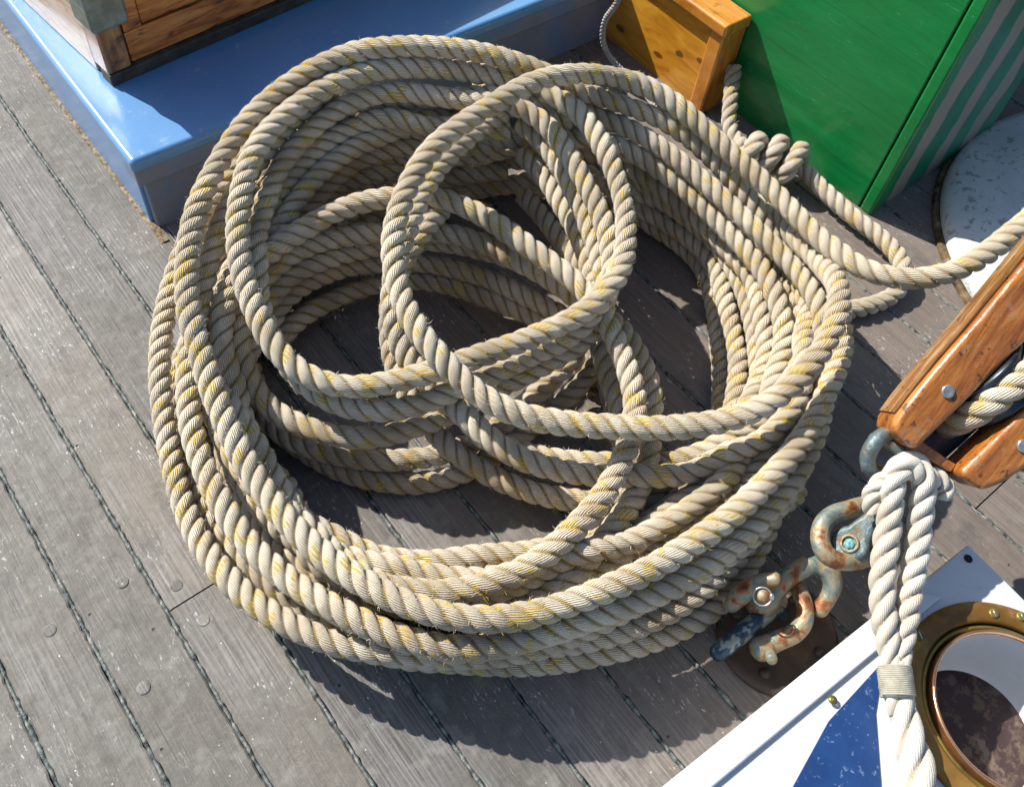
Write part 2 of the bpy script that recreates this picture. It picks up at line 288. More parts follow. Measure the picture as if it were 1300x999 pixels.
def rope(name,P,R,mat,parent=None,lay=None,step=.0033,nt=30,fz=700,fl=.0075,loc=None,strands=3,phase=0.,depth=.25,taper=None):
    """three-strand laid rope swept along P"""
    P=resample(np.asarray(P,float),step); T,N,B=frames(P); n=len(P); s=np.arange(n)*step; lay=lay or 2.15*2*R
    th=np.linspace(0,2*np.pi,nt+1)[:-1]
    Rv=np.full(n,R)*(1+.025*np.interp(s,np.arange(0,s[-1]+.06,.05),rng.normal(0,1,len(np.arange(0,s[-1]+.06,.05)))))
    if taper is not None: Rv=Rv*np.interp(np.linspace(0,1,n),*taper)
    nk=int(s[-1]/.03)+3; irr=np.interp(s,np.arange(nk)*.03,rng.normal(0,1,nk)); nk2=int(s[-1]/.11)+3
    Rv=Rv*(1+.018*irr); tw=2*np.pi*s/lay+phase+np.interp(s,np.arange(nk2)*.11,np.cumsum(rng.normal(0,.28,nk2)))
    ov=np.interp(s,np.arange(nk2)*.11,rng.uniform(-.05,.06,nk2)); oa=rng.uniform(0,np.pi)
    ph=(th*strands/(2*np.pi)); ph=(ph-np.round(ph))*2; ph=np.broadcast_to(ph[None,:],(n,nt))   # -1..1 within a strand
    TH=th[None,:]+tw[:,None]
    a=np.abs(ph); rr=np.sqrt(np.clip(1-a**2*.62,0,1)); prof=1.04-depth*(1-rr)/(1-math.sqrt(.38))
    prof=prof-.05*a**6
    rad=Rv[:,None]*prof*(1+ov[:,None]*np.cos(2*(TH-oa)))*(1+rng.normal(0,.006,prof.shape))
    V=P[:,None,:]+rad[...,None]*(np.cos(TH)[...,None]*N[:,None,:]+np.sin(TH)[...,None]*B[:,None,:])
    V=V.reshape(-1,3); ii=np.arange(n-1)[:,None]*nt; jj=np.arange(nt)[None,:]; j2=(jj+1)%nt
    F=np.stack([ii+jj,ii+j2,ii+nt+j2,ii+nt+jj],-1).reshape(-1,4)
    u0=jj/nt+tw[:-1,None]/(2*np.pi); u1=u0+1/nt; w0_=jj/nt+tw[1:,None]/(2*np.pi); w1_=w0_+1/nt; v0=np.broadcast_to(s[:-1,None],(n-1,nt)); v1=v0+step
    uv=np.stack([np.stack([u0,v0],-1),np.stack([u1,v0],-1),np.stack([w1_,v1],-1),np.stack([w0_,v1],-1)],2).reshape(-1,2)
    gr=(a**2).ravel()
    # caps
    c=len(V); V=np.vstack([V,P[0],P[-1]]); gr=np.r_[gr,.3,.3]
    k=np.arange(nt); capa=np.stack([np.full(nt,c),(k+1)%nt,k,k],1); 
    if fz:
        fr=fuzz(P,T,N,B,Rv,fz,fl,.00048)
        if fr: V2,F2=fr; F=np.vstack([F,F2+len(V)]); uv=np.vstack([uv,np.zeros((len(F2)*4,2))]); V=np.vstack([V,V2]); gr=np.r_[gr,np.zeros(len(V2))]
    o=mk(name,V,F,mat,parent,uv=uv,attrs={'groove':gr},loc=loc)
    return o
def tube(name,P,R,mat,parent=None,nt=20,step=.003,flat=1.,up=None,loc=None,cap=True,smoothpath=True):
    """swept bar; P rows x,y,z[,radius]"""
    P=np.asarray(P,float)
    if P.shape[1]==3: P=np.hstack([P,np.full((len(P),1),R)])
    Q=catmull(P,step) if smoothpath else resample(P,step); C=Q[:,:3]; rad=Q[:,3]; T,N,B=frames(C)
    if up is not None:
        U=np.asarray(up,float)[None,:]-T*(T@np.asarray(up,float))[:,None]; U/=np.linalg.norm(U,axis=1)[:,None]; N=U; B=np.cross(T,N)
    th=np.linspace(0,2*np.pi,nt+1)[:-1]; 
    if cap:  # rounded ends
        m=5; a=np.linspace(0,np.pi/2,m+1)[:-1]
        C=np.vstack([[C[0]-T[0]*rad[0]*.8*np.cos(x) for x in a],C,[C[-1]+T[-1]*rad[-1]*.8*np.cos(x) for x in a[::-1]]])
        rad=np.r_[[max(rad[0]*np.sin(x),1e-5) for x in a],rad,[max(rad[-1]*np.sin(x),1e-5) for x in a[::-1]]]
        N=np.vstack([[N[0]]*m,N,[N[-1]]*m]); B=np.vstack([[B[0]]*m,B,[B[-1]]*m])
    n=len(C); V=C[:,None,:]+rad[:,None,None]*(flat*np.cos(th)[None,:,None]*N[:,None,:]+np.sin(th)[None,:,None]*B[:,None,:])
    V=V.reshape(-1,3); ii=np.arange(n-1)[:,None]*nt; jj=np.arange(nt)[None,:]; j2=(jj+1)%nt
    F=np.stack([ii+jj,ii+j2,ii+nt+j2,ii+nt+jj],-1).reshape(-1,4)
    return mk(name,V,F,mat,parent,loc=loc)
def lathe(name,prof,mat,parent=None,c=(0,0,0),n=64,axis=None,loc=None,dent=None,smooth=True):
    c=np.array(c,float); 
    if axis is None: e1,e2,e3=np.eye(3)
    else:
        e3=nrm(axis); e1=nrm(np.cross([0,0,1.],e3) if abs(e3[2])<.95 else [1.,0,0]); e1=nrm(e1-e3*e1.dot(e3)); e2=np.cross(e3,e1)
    th=np.linspace(0,2*np.pi,n+1)[:-1]; V=[]
    for r,z in prof:
        for t in th:
            p=c+e1*r*math.cos(t)+e2*r*math.sin(t)+e3*z
            if dent: p=dent(p,r)
            V.append(p)
    F=[[i*n+j,i*n+(j+1)%n,(i+1)*n+(j+1)%n,(i+1)*n+j] for i in range(len(prof)-1) for j in range(n)]
    return mk(name,V,F,mat,parent,loc=loc,smooth=smooth)
# ------------------------------------------------------------------ deck
deck=base('deck',(0,0,0),'weathered grey timber planking of the deck with dark caulked seams','deck',kind='structure')
SE=[-.108,-.010,.092,.200,.306,.42,.53,.637,.74,.842,.956,1.069,1.178]
while SE[0]>-3.2: SE.insert(0,SE[0]-.105)
while SE[-1]<4.6: SE.append(SE[-1]+.108)
V=[];F=[];A=[]
ys=np.r_[-3.,-2.,-1.2,np.arange(-.8,2.6,.008),3.,4.,5.5]
butt={(.092):.55,(.42):.2,(-.108):1.9,(.842):-.25,(1.069):.95,(-.010):-.1}
buttpos=at(245,757,0)[1]
for i in range(len(SE)-1):
    x0,x1=SE[i],SE[i+1]; g=.0022
    segs=[(-3.,5.5)]
    r2=random.Random(i*13+5)
    bs=[buttpos] if abs(x0-(-.010))<.001 else ([r2.uniform(-1.5,4.)] if not(-.2<x0<.9) else [])
    cuts=[-3.]+sorted(bs)+[5.5]
    for a,b in zip(cuts[:-1],cuts[1:]):
        yy=[a+.0011]+[y for y in ys if a+.01<y<b-.01]+[b-.0011]; pid=r2.uniform(0,50); c0=len(V); cup=r2.uniform(-.0006,.0012)
        for y in yy:
            j0=r2.uniform(-.0006,.0020) if -.8<y<2.6 else 0; j1=r2.uniform(-.0020,.0006) if -.8<y<2.6 else 0
            for x,z in ((x0+g+j0,-.012),(x0+g+j0,-.0016),(x0+g+.0022+j0,0),((x0+x1)/2,cup),(x1-g-.0022+j1,0),(x1-g+j1,-.0016),(x1-g+j1,-.012)):
                V.append((x,y,z)); A.append(pid)
        for k in range(len(yy)-1):
            for q in range(6): F.append([c0+k*7+q,c0+k*7+q+1,c0+(k+1)*7+q+1,c0+(k+1)*7+q])
mk('plank',V,np.array(F),M['deck'],deck,attrs={'pid':A},smooth=False)
V=[];F=[]
for x in SE:
    r2=random.Random(int(x*1000)); c0=len(V); yy=np.r_[-3.,-1.2,np.arange(-.8,2.6,.005),3.,5.5]; w=.0022
    for y in yy:
        fine=-.8<y<2.6; nn=mnoise.noise(Vector((x*50,y*45,0)))+.6*mnoise.noise(Vector((x*50,y*150,3)))
        h=.0002+nn*.0036; ww=.0031+.0012*nn; off=.0013*mnoise.noise(Vector((x*31,y*18,9)))
        for dx,z in ((-ww,-.004),(-ww*.6,h-.0012),(0,h),(ww*.6,h-.0014),(ww,-.004)): V.append((x+dx+off,y,z))
    for k in range(len(yy)-1):
        for q in range(4): F.append([c0+k*5+q,c0+k*5+q+1,c0+(k+1)*5+q+1,c0+(k+1)*5+q])
mk('seam_caulking',V,np.array(F),M['caulk'],deck)
mk('deck_underlay',[(-3.3,-3.1,-.011),(4.7,-3.1,-.011),(4.7,5.6,-.011),(-3.3,5.6,-.011)],[[0,1,2,3]],M['caulk'],deck)
for px_,py_ in [(63,800),(155,739),(182,873),(258,787),(224,743)]:
    p=at(px_,py_,0); pr_=[(.0090,-.003),(.0088,.0006),(.0084,.0008),(.006,.0009),(.00002,.0009)]; o=lathe('wood_plug',pr_,M['deck'],deck,c=p,n=28)
    a_=o.data.attributes.new('pid','FLOAT','POINT'); a_.data.foreach_set('value',np.full(len(o.data.vertices),px_*.37,np.float32))
# ------------------------------------------------------------------ blue coaming
cm=base('hatch_coaming',(.30,1.24,0),'glossy blue painted raised coaming around the wooden hatch, upper left','hatch coaming')
CX,CY,CZ=.284,1.226,.172
box('kerb_body',.297,1.62,1.240,2.9,-.005,.118,M['blueplank'],cm,.004)
box('lip_board',CX,1.64,CY,CY+.05,.112,CZ-.002,M['blueplank'],cm,.006)
box('top_deck',CX-.002,1.638,CY-.001,2.92,CZ-.03,CZ,M['blue'],cm,.010,seg=5)
box('side_skirt',.2905,.32,1.256,2.9,.0,.146,M['blue'],cm,.004)
# rotten putty line along the deck joint
V=[];F=[]
yy=np.arange(1.20,2.6,.006)
for i,y in enumerate(yy):
    nn=mnoise.noise(Vector((3,y*70,0))); w=.002+.0035*nn
    V+= [(.284-w*.3,y,.0005),(.2885,y,.0025+.002*nn),(.298,y,.003)]
for i in range(len(yy)-1):
    for q in range(2): F.append([i*3+q,i*3+q+1,i*3+3+q+1,i*3+3+q])
mk('putty_line',V,np.array(F),simple('dried_putty',[(.3,(.03,.024,.016)),(.5,(.17,.12,.065)),(.72,(.34,.31,.25))],110,.8,.3,.8,.003),cm)
# ------------------------------------------------------------------ wooden hatch on the coaming
hp=at(143,110,CZ); hr=at(391,0,CZ); ang=math.atan2(hr[1]-hp[1],hr[0]-hp[0])*.9
Rz=np.array([[math.cos(ang),-math.sin(ang),0],[math.sin(ang),math.cos(ang),0],[0,0,1]]); fr=(np.array([hp[0],hp[1],CZ]),Rz)
ht=base('wooden_hatch',(hp[0],hp[1],CZ),'weathered varnished timber hatch box with a metal corner cap standing on the blue coaming','hatch')
box('bottom_rail',-.001,1.3,-.004,.03,.0005,.022,M['blackedge'],ht,.003,fr=fr)
box('corner_post',0,.045,.0,.05,.022,.199,M['hatchpost'],ht,.004,fr=fr)
box('front_plank',.049,1.28,.006,.04,.024,.082,M['hatchwood'],ht,.003,fr=fr)
box('front_plank',.085,1.28,.007,.04,.086,.199,M['hatchwood'],ht,.003,fr=fr)
box('upright_stile',.049,.083,.003,.045,.084,.199,M['hatchwood'],ht,.003,fr=fr)
box('side_panel',.002,.03,.052,1.2,.001,.199,M['hatchgrey'],ht,.003,fr=fr)
box('corner_cap',-.006,.062,-.006,.06,.105,.178,M['galv'],ht,.007,fr=fr)
box('hatch_top',-.02,1.3,-.02,1.22,.20,.22,M['hatchwood'],ht,.006,fr=fr)
# ------------------------------------------------------------------ varnished locker
lk=base('wooden_locker',(1.41,1.0,0),'honey varnished wooden locker with dark knots, next to the green box','locker')
box('side_panel',1.387,1.402,.955,1.30,-.002,.195,M['orange'],lk,.002)
box('corner_post',1.377,1.4465,.918,.9545,-.002,.192,M['orange2'],lk,.005)
box('front_panel',1.403,1.445,.96,1.29,-.002,.19,M['orange2'],lk,.002)
box('lid',1.368,1.4465,.912,1.33,.1935,.221,M['orange2'],lk,.006)
# ------------------------------------------------------------------ green box
gb=base('green_locker',(1.65,.9,0),'tall bright green painted deck box with a streaked brown and green shaded side','deck box')
box('painted_board',1.450,1.47,.5375,1.95,0,.80,M['green'],gb,.003)
box('corner_batten',1.4485,1.485,.508,.5345,-.001,.80,M['green'],gb,.006)
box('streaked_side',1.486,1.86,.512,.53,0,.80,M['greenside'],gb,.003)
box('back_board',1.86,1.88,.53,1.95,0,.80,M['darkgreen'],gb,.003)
box('box_top',1.44,1.89,.50,1.96,.80,.83,M['green'],gb,.006)
db=base('dark_bulkhead',(2.3,.75,0),'dark green bulkhead in deep shade between the green box and the white dome','bulkhead')
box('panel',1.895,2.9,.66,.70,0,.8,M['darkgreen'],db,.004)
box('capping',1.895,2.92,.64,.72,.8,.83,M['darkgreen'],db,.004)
# ------------------------------------------------------------------ white dome
dc=(1.85,.06,0)
dm=base('round_cover',dc,'large round white painted dome cover with a brown rim, partly in shade','dome cover')
def dent(p,r):
    q=Vector(p*6); d=mnoise.noise(q)*.026+mnoise.noise(q*3.3)*.005; k=min(1,max(0,(.46-r)/.1)); return p+np.array([0,0,d*k])
lathe('dome',[(.462,.006),(.463,.022),(.458,.036),(.44,.045),(.40,.052),(.36,.058),(.32,.067),(.28,.075),(.24,.082),(.2,.088),(.15,.094),(.1,.098),(.05,.1),(.001,.1)],M['domewhite'],dm,c=dc,n=120,dent=dent)
lathe('rim',[(.474,-.002),(.475,.007),(.471,.012),(.462,.012),(.460,.004)],simple('rotten_brown_rim',[(.35,(.03,.018,.01)),(.52,(.13,.085,.035)),(.7,(.27,.22,.13))],38,.7,.4,.6,.0015),dm,c=dc,n=140)
# ------------------------------------------------------------------ the rope coil
d=.033; RR=d/2
C=[]  # (kind, control rows x,y,z, mobility, radius scale)
def cv(pts,mob=1.,rs=1.,mat='rope'): C.append([np.array([at(x,y,z) for x,y,z in pts]),mob,rs,mat])
# main big loop over the top, ending in the line that runs away to the right
cv([(960,262,.15),(985,283,.165),(1008,303,.185),(1028,321,.20),(1046,336,.217),(1058,349,.235),(1066,370,.25),(1066,398,.255),(1052,434,.25),(1027,470,.24),(990,503,.23),(950,526,.22),(900,540,.21),(840,547,.205),(780,544,.20),(735,541,.20),(690,535,.205),(645,523,.21),(609,503,.22),(585,480,.225),(560,455,.235),(541,432,.245),(520,400,.25),(504,360,.26),(498,314,.275),(507,266,.29),(526,221,.305),(555,179,.32),(612,138,.335),(672,104,.34),(705,95,.335),(740,94,.325),(794,101,.30),(841,120,.285),(884,154,.27),(927,192,.255),(971,231,.245),(1008,268,.24),(1034,298,.24),(1060,322,.24),(1095,341,.25),(1145,354,.26),(1190,351,.275),(1238,332,.29),(1270,308,.30),(1300,284,.31),(1360,225,.33),(1430,150,.35)],.12,1.04)
# second top loop
cv([(690,116,.288),(720,130,.283),(744,152,.278),(765,185,.27),(784,224,.255),(795,265,.245),(796,314,.235),(780,358,.225),(752,388,.215),(720,406,.21),(675,427,.205),(630,445,.20),(579,464,.195),(539,478,.19),(500,487,.187),(455,495,.19),(416,492,.195),(383,479,.20),(353,454,.21),(332,418,.22),(316,379,.23),(304,335,.245),(302,295,.26),(305,250,.275),(314,208,.29),(332,172,.30),(365,139,.31),(410,110,.315),(455,92,.315),(497,85,.31),(560,88,.30),(610,94,.29),(652,103,.283),(672,110,.28)],.2,1.02)
# outermost loop
cv([(1046,420,.11),(1030,370,.12),(1008,325,.14),(982,288,.165),(950,250,.19),(915,210,.21),(876,174,.235),(838,150,.25),(775,128,.27),(725,112,.285),(690,92,.305),(660,82,.315),(615,66,.33),(560,57,.34),(497,56,.345),(455,62,.34),(410,79,.335),(368,103,.32),(335,129,.31),(305,160,.30),(278,199,.28),(260,235,.27),(246,274,.255),(240,314,.24),(238,360,.23),(243,405,.22),(254,440,.21),(266,485,.20),(282,526,.19),(305,574,.18),(339,627,.17),(376,670,.17),(418,709,.17),(470,745,.175),(536,775,.18),(592,786,.18),(669,781,.18),(746,756,.18),(823,723,.18),(872,692,.18),(930,652,.18),(981,604,.18),(1018,560,.18),(1042,512,.18),(1058,470,.18),(1068,430,.175),(1066,390,.17),(1045,350,.16),(1010,305,.15),(965,262,.145),(925,230,.14)],.2,1.02)
# third on the right
cv([(600,116,.25),(660,120,.25),(720,133,.25),(770,147,.24),(812,163,.235),(848,186,.225),(884,217,.215),(920,249,.205),(956,285,.20),(992,321,.195),(1021,354,.19),(1040,397,.185),(1040,440,.175),(1015,500,.16),(985,550,.14),(930,610,.12),(870,658,.10),(811,692,.085),(750,730,.07),(690,757,.06),(620,770,.05),(550,768,.045)],.4)
# outer lower turns a and b on the left and front
cv([(420,112,.28),(360,165,.27),(315,225,.25),(285,280,.235),(273,315,.22),(262,355,.205),(250,400,.19),(240,450,.175),(237,500,.16),(242,550,.15),(257,593,.145),(284,642,.14),(315,690,.135),(360,733,.135),(410,768,.14),(460,790,.145),(520,806,.145),(590,812,.145),(670,806,.145),(750,784,.145),(830,750,.145),(890,714,.145),(950,665,.145),(1000,612,.145),(1033,560,.145),(1046,505,.14),(1046,450,.13),(1020,390,.13),(970,320,.13)],.4)
cv([(340,165,.24),(300,220,.22),(262,275,.195),(236,325,.175),(220,375,.155),(211,430,.14),(209,480,.125),(213,540,.115),(225,605,.11),(247,668,.105),(279,718,.105),(320,758,.105),(368,785,.11),(420,806,.115),(480,819,.115),(560,826,.115),(640,822,.115),(720,806,.115),(800,776,.115),(870,738,.115),(930,702,.115),(985,648,.115),(1020,590,.115),(1032,525,.11),(1020,460,.1),(980,390,.1)],.4)
# hidden outer stack, five more turns
FS=[((560,112,.27),(560,255,.02)),((450,128,.26),(445,285,.02)),((375,180,.25),(365,330,.02)),((318,262,.22),(300,405,.02)),((240,420,.12),(236,490,.018)),((226,540,.09),(232,560,.018)),((262,655,.085),(262,668,.018)),((368,765,.085),(372,762,.018)),((480,818,.085),(480,824,.018)),((620,824,.085),(620,834,.018)),((762,800,.085),(764,824,.018)),((860,752,.085),(868,784,.018)),((940,686,.085),(941,714,.018)),((1010,610,.085),(985,625,.018)),((1025,500,.09),(985,500,.018)),((995,390,.1),(950,385,.02)),((930,300,.13),(890,310,.02)),((860,220,.17),(810,275,.02)),((770,175,.21),(730,245,.02)),((670,140,.25),(650,235,.02))]
def family(S,ts,mob,start):
    for q,t in enumerate(ts):
        k=start[q]%len(S); r=[]
        for i in range(len(S)):
            a,b=S[(k+i)%len(S)]; jx,jy=rng.normal(0,2.2,2)
            r.append((a[0]+(b[0]-a[0])*t+jx,a[1]+(b[1]-a[1])*t+jy,a[2]+(b[2]-a[2])*t))
        r.append((r[0][0]+6,r[0][1]+4,max(.018,r[0][2]-.01))); cv(r,mob)
family(FS,(.1,.55,1.),1.,(13,14,13,14))
GS=[((560,140,.25),(560,235,.05)),((450,152,.24),(445,262,.05)),((385,200,.22),(380,300,.04)),((330,285,.19),(322,400,.04)),((275,430,.14),(285,520,.03)),((300,580,.13),(320,620,.03)),((400,696,.12),(410,708,.03)),((500,742,.12),(500,737,.03)),((620,752,.12),(620,737,.03)),((740,722,.12),(740,702,.03)),((830,680,.12),(820,655,.03)),((900,632,.13),(870,612,.03)),((975,550,.14),(915,550,.03)),((1007,430,.15),(920,440,.02)),((985,355,.16),(895,350,.02)),((920,285,.165),(850,300,.02)),((850,222,.19),(790,262,.03)),((770,175,.215),(720,230,.04)),((670,150,.235),(650,225,.05))]
family(GS,(.05,.28,.52,.76,1.),.8,(12,12,12,12,12))
# inner rings (the ones hanging round the small hole, lower left)
cv([(620,128,.27),(560,118,.28),(497,112,.28),(455,124,.275),(410,152,.265),(368,196,.25),(336,260,.235),(322,320,.22),(322,380,.20),(338,430,.18),(366,478,.165),(400,509,.155),(430,522,.15),(475,526,.15),(535,514,.15),(600,488,.155),(660,456,.16),(720,430,.17),(762,396,.18),(778,345,.20),(768,280,.22),(744,228,.24),(715,183,.25),(684,152,.26),(650,135,.265)],.5)
cv([(636,152,.23),(560,150,.225),(497,160,.22),(440,190,.21),(380,235,.20),(340,300,.18),(313,370,.16),(300,440,.135),(313,495,.12),(350,530,.105),(424,556,.10),(466,560,.10),(505,554,.10),(535,541,.10),(565,532,.10),(620,505,.11),(675,475,.12),(730,440,.14),(758,400,.155),(762,350,.17),(750,300,.19),(730,250,.205),(702,203,.22),(672,168,.225),(650,155,.23)],.6)
cv([(640,182,.18),(560,185,.17),(497,195,.16),(440,222,.15),(385,265,.14),(340,330,.12),(308,400,.10),(300,470,.08),(322,529,.06),(360,562,.05),(424,585,.045),(466,590,.045),(520,585,.045),(574,568,.05),(630,535,.06),(690,490,.08),(738,455,.10),(762,410,.12),(755,350,.13),(735,292,.145),(712,250,.16),(688,218,.17),(660,195,.18)],.7)
cv([(640,232,.08),(560,228,.08),(500,240,.07),(440,268,.06),(385,310,.05),(335,380,.035),(308,450,.03),(322,535,.02),(352,569,.018),(400,594,.018),(445,606,.018),(505,612,.018),(565,603,.018),(610,582,.02),(650,552,.03),(700,512,.04),(745,470,.05),(768,420,.07),(745,360,.08),(715,302,.09),(690,264,.09),(665,240,.085)],.8)
# crossing top arc and its partners
cv([(800,600,.02),(780,650,.025),(745,685,.035),(710,702,.045),(661,712,.055),(592,721,.06),(530,722,.065),(469,713,.07),(420,693,.075),(370,652,.085),(335,608,.10),(312,560,.115),(298,500,.135),(281,445,.16),(281,405,.18),(293,375,.19),(312,347,.195),(335,325,.20),(359,307,.20),(395,286,.20),(428,265,.205),(464,253,.21),(500,247,.21),(540,248,.21),(585,260,.205),(615,273,.20),(645,295,.20),(675,317,.195),(705,337,.19),(735,359,.185),(755,382,.175),(771,409,.17),(789,454,.16),(803,496,.15),(805,530,.145),(796,568,.15),(780,604,.155),(762,634,.155),(727,677,.155),(685,714,.155),(631,741,.15),(573,755,.145),(520,757,.14),(470,744,.135),(423,712,.13),(385,675,.13),(340,628,.13),(300,570,.13),(276,515,.13)],.25,1.04)
cv([(300,450,.12),(305,400,.135),(335,345,.15),(395,313,.155),(428,301,.16),(485,294,.16),(534,288,.16),(585,291,.16),(630,307,.155),(680,334,.15),(730,371,.14),(770,400,.13),(800,425,.13),(816,450,.12),(829,484,.11),(831,520,.105),(822,570,.10),(805,630,.10),(775,690,.105),(730,727,.105),(680,746,.10),(600,752,.09),(520,745,.085),(450,718,.07),(400,688,.06),(352,640,.05),(312,580,.045),(287,520,.04)],.5)
cv([(305,460,.09),(320,400,.11),(350,362,.12),(395,338,.125),(440,322,.125),(485,312,.125),(545,306,.125),(600,317,.125),(645,333,.12),(690,352,.115),(730,380,.105),(750,430,.095),(762,470,.09),(776,500,.085),(792,540,.08),(805,600,.075),(808,650,.065),(785,700,.06),(735,738,.05),(670,762,.045),(600,768,.04)],.6)
cv([(325,440,.07),(350,395,.085),(395,362,.09),(440,342,.09),(485,332,.09),(540,330,.09),(585,340,.085),(630,357,.08),(680,385,.07),(730,415,.06),(755,455,.05),(765,500,.04),(780,560,.03),(795,640,.02)],.7)
cv([(335,450,.03),(356,415,.045),(389,392,.05),(428,374,.05),(482,362,.05),(534,360,.05),(585,367,.05),(640,385,.045),(690,412,.035),(735,450,.025),(765,500,.018)],.7)
# partners running beside the big loop
cv([(720,128,.21),(650,140,.24),(600,168,.255),(563,203,.255),(538,245,.25),(520,300,.24),(506,350,.22),(500,400,.19),(508,446,.16),(535,484,.145),(567,508,.14),(594,533,.14),(624,562,.135),(660,584,.13),(705,598,.125),(762,606,.12),(811,607,.12),(862,603,.13),(913,590,.14),(950,573,.15),(978,553,.155),(1000,525,.165),(1025,480,.17),(1035,435,.165),(1025,385,.16),(1000,335,.16)],.4)
cv([(560,260,.19),(530,300,.19),(505,345,.17),(494,390,.15),(494,440,.12),(506,490,.10),(535,537,.075),(575,574,.065),(610,592,.06),(645,609,.055),(690,625,.05),(732,636,.045),(780,641,.045),(818,636,.05),(870,625,.06),(930,598,.07),(975,560,.08),(1000,500,.09),(995,440,.09)],.6)
cv([(600,545,.09),(650,570,.085),(708,583,.085),(770,586,.09),(840,583,.10),(889,574,.115),(930,562,.13),(966,546,.14),(1000,510,.15),(1020,465,.15),(1018,410,.15),(990,355,.15)],.6)
# strand hanging on the inside of the big left loop
cv([(312,420,.13),(300,470,.12),(302,520,.115),(318,568,.10),(343,618,.06),(385,668,.05),(430,706,.05),(477,733,.055),(530,747,.06),(590,746,.06),(650,735,.05),(700,720,.04)],.8)
# relaxation: no two rope lengths may run through each other
STEP=.010; Ps=[]
for c in C:
    p=resample(catmull(c[0],STEP),STEP); n_=len(p); t_=np.arange(n_)*STEP
    for ax_ in range(3):
        kk=np.arange(0,t_[-1]+.3,.14); nz=np.interp(t_,kk,rng.normal(0,1,len(kk))); nz=np.convolve(np.pad(nz,7,mode='edge'),np.ones(15)/15,'valid'); p[:,ax_]+=nz*(.009 if c[1]>=.7 else .0055 if c[1]>=.4 else .0022)
    p[:,2]=np.maximum(p[:,2],RR); Ps.append(p)
X=np.vstack(Ps); X0=X.copy(); cid=np.concatenate([[i]*len(p) for i,p in enumerate(Ps)]); idx=np.concatenate([np.arange(len(p)) for p in Ps]); ln=np.array([len(p) for p in Ps])
mob=np.array([c[1] for c in C])[cid]; dm_=np.array([c[2] for c in C])[cid]*d*.94
for it in range(30):
    kd=kdtree.KDTree(len(X)); 
    for i,p in enumerate(X): kd.insert(p,i)
    kd.balance(); D=np.zeros_like(X); W=np.zeros(len(X))
    for i in range(len(X)):
        for co,j,dist in kd.find_range(X[i],.035):
            if j<=i: continue
            same=cid[i]==cid[j]
            if same:
                if abs(idx[i]-idx[j])<8: continue
                n_=ln[cid[i]]
                if (min(idx[i],idx[j])<10 and max(idx[i],idx[j])>n_-11): continue
            dmn=.5*(dm_[i]+dm_[j])
            if dist<dmn:
                v=X[i]-X[j]; 
                if dist<1e-5: v=np.array([0,0,1e-4]); dist=1e-4
                v=v/dist*(dmn-dist)*.5; mi,mj=mob[i],mob[j]; s_=mi+mj
                D[i]+=v*2*mi/s_; D[j]-=v*2*mj/s_; W[i]+=1; W[j]+=1
    X+=D/np.maximum(W,1.)[:,None]*1.5*np.minimum(W,1)[:,None]
    k0=0
    for n_ in ln:   # keep each length smooth
        S=X[k0:k0+n_]; S[1:-1]+=.34*(.5*(S[:-2]+S[2:])-S[1:-1]); k0+=n_
    X+=(X0-X)*(.03*(1-mob))[:,None]; X[:,2]=np.maximum(X[:,2],RR*.98)
cl=base('rope_coil',tuple(np.r_[X[:,:2].mean(0),0]),'large untidy coil of beige three-strand rope flecked with yellow, lying on the deck planks','rope coil')
k0=0
for (c,n_) in zip(C,ln):
    S=X[k0:k0+n_].copy(); k0+=n_
    for _ in range(5): S[1:-1]=.5*S[1:-1]+.25*(S[:-2]+S[2:])
    P=catmull(S,.0035)
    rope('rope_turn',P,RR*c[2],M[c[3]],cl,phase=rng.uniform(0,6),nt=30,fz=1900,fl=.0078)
# ------------------------------------------------------------------ knotted line
kl=base('knotted_rope',tuple(at(1000,215,0)),'shorter pale rope with a fist-sized knot and cut end, lying against the green box','rope')
rk=.0158
e1=at(929,172,.05); 
tail=[(932,86,.105),(929,110,.085),(927,135,.07),(926,160,.052),(938,182,.045),(958,192,.05)]
Pk=[at(*p) for p in tail]
kc0=at(946,193,.05); kc1=at(1016,212,.05); ax=nrm(kc1-kc0); s1=nrm(np.cross(ax,[0,0,1.])); s2=np.cross(s1,ax); Lk=np.linalg.norm(kc1-kc0)
hel=[]
for t in np.linspace(0,1,26):
    a=-.6+t*2*math.pi*2.7; r=.0295+.005*math.sin(a*1.7); hel.append(kc0+ax*Lk*(t*1.0)+s1*r*math.cos(a)+s2*r*.8*math.sin(a)+np.array([0,0,.006]))
rope('tail_end',catmull(Pk,.003),rk,M['oldrope'],kl,fz=900,nt=24)
rope('knot_wrap',catmull(np.array([Pk[-2]]+hel),.003),rk*1.08,M['oldrope'],kl,fz=900,nt=24)
lead=[(985,205,.045),(1020,216,.042),(1040,236,.035),(1080,273,.03),(1118,302,.03),(1140,326,.03),(1147,345,.03),(1143,365,.022),(1125,380,.016),(1100,389,.016),(1070,394,.016),(1030,395,.016)]
rope('standing_part',catmull(np.array([at(*p) for p in lead]),.003),rk*1.03,M['oldrope'],kl,fz=900,nt=24)
# thin cord
tc=[(800,-60,.30),(792,-20,.24),(783,4,.20),(768,27,.14),(765,48,.10),(772,70,.06),(792,92,.03),(815,115,.012),(840,150,.008)]
o=rope('thin_cord',catmull(np.array([at(*p) for p in tc]),.003),.0062,M['cord'],None,fz=0,nt=18,loc=tuple(at(792,92,0)))
tag(o,'thin grey cord draped down the side of the honey varnished locker','cord')
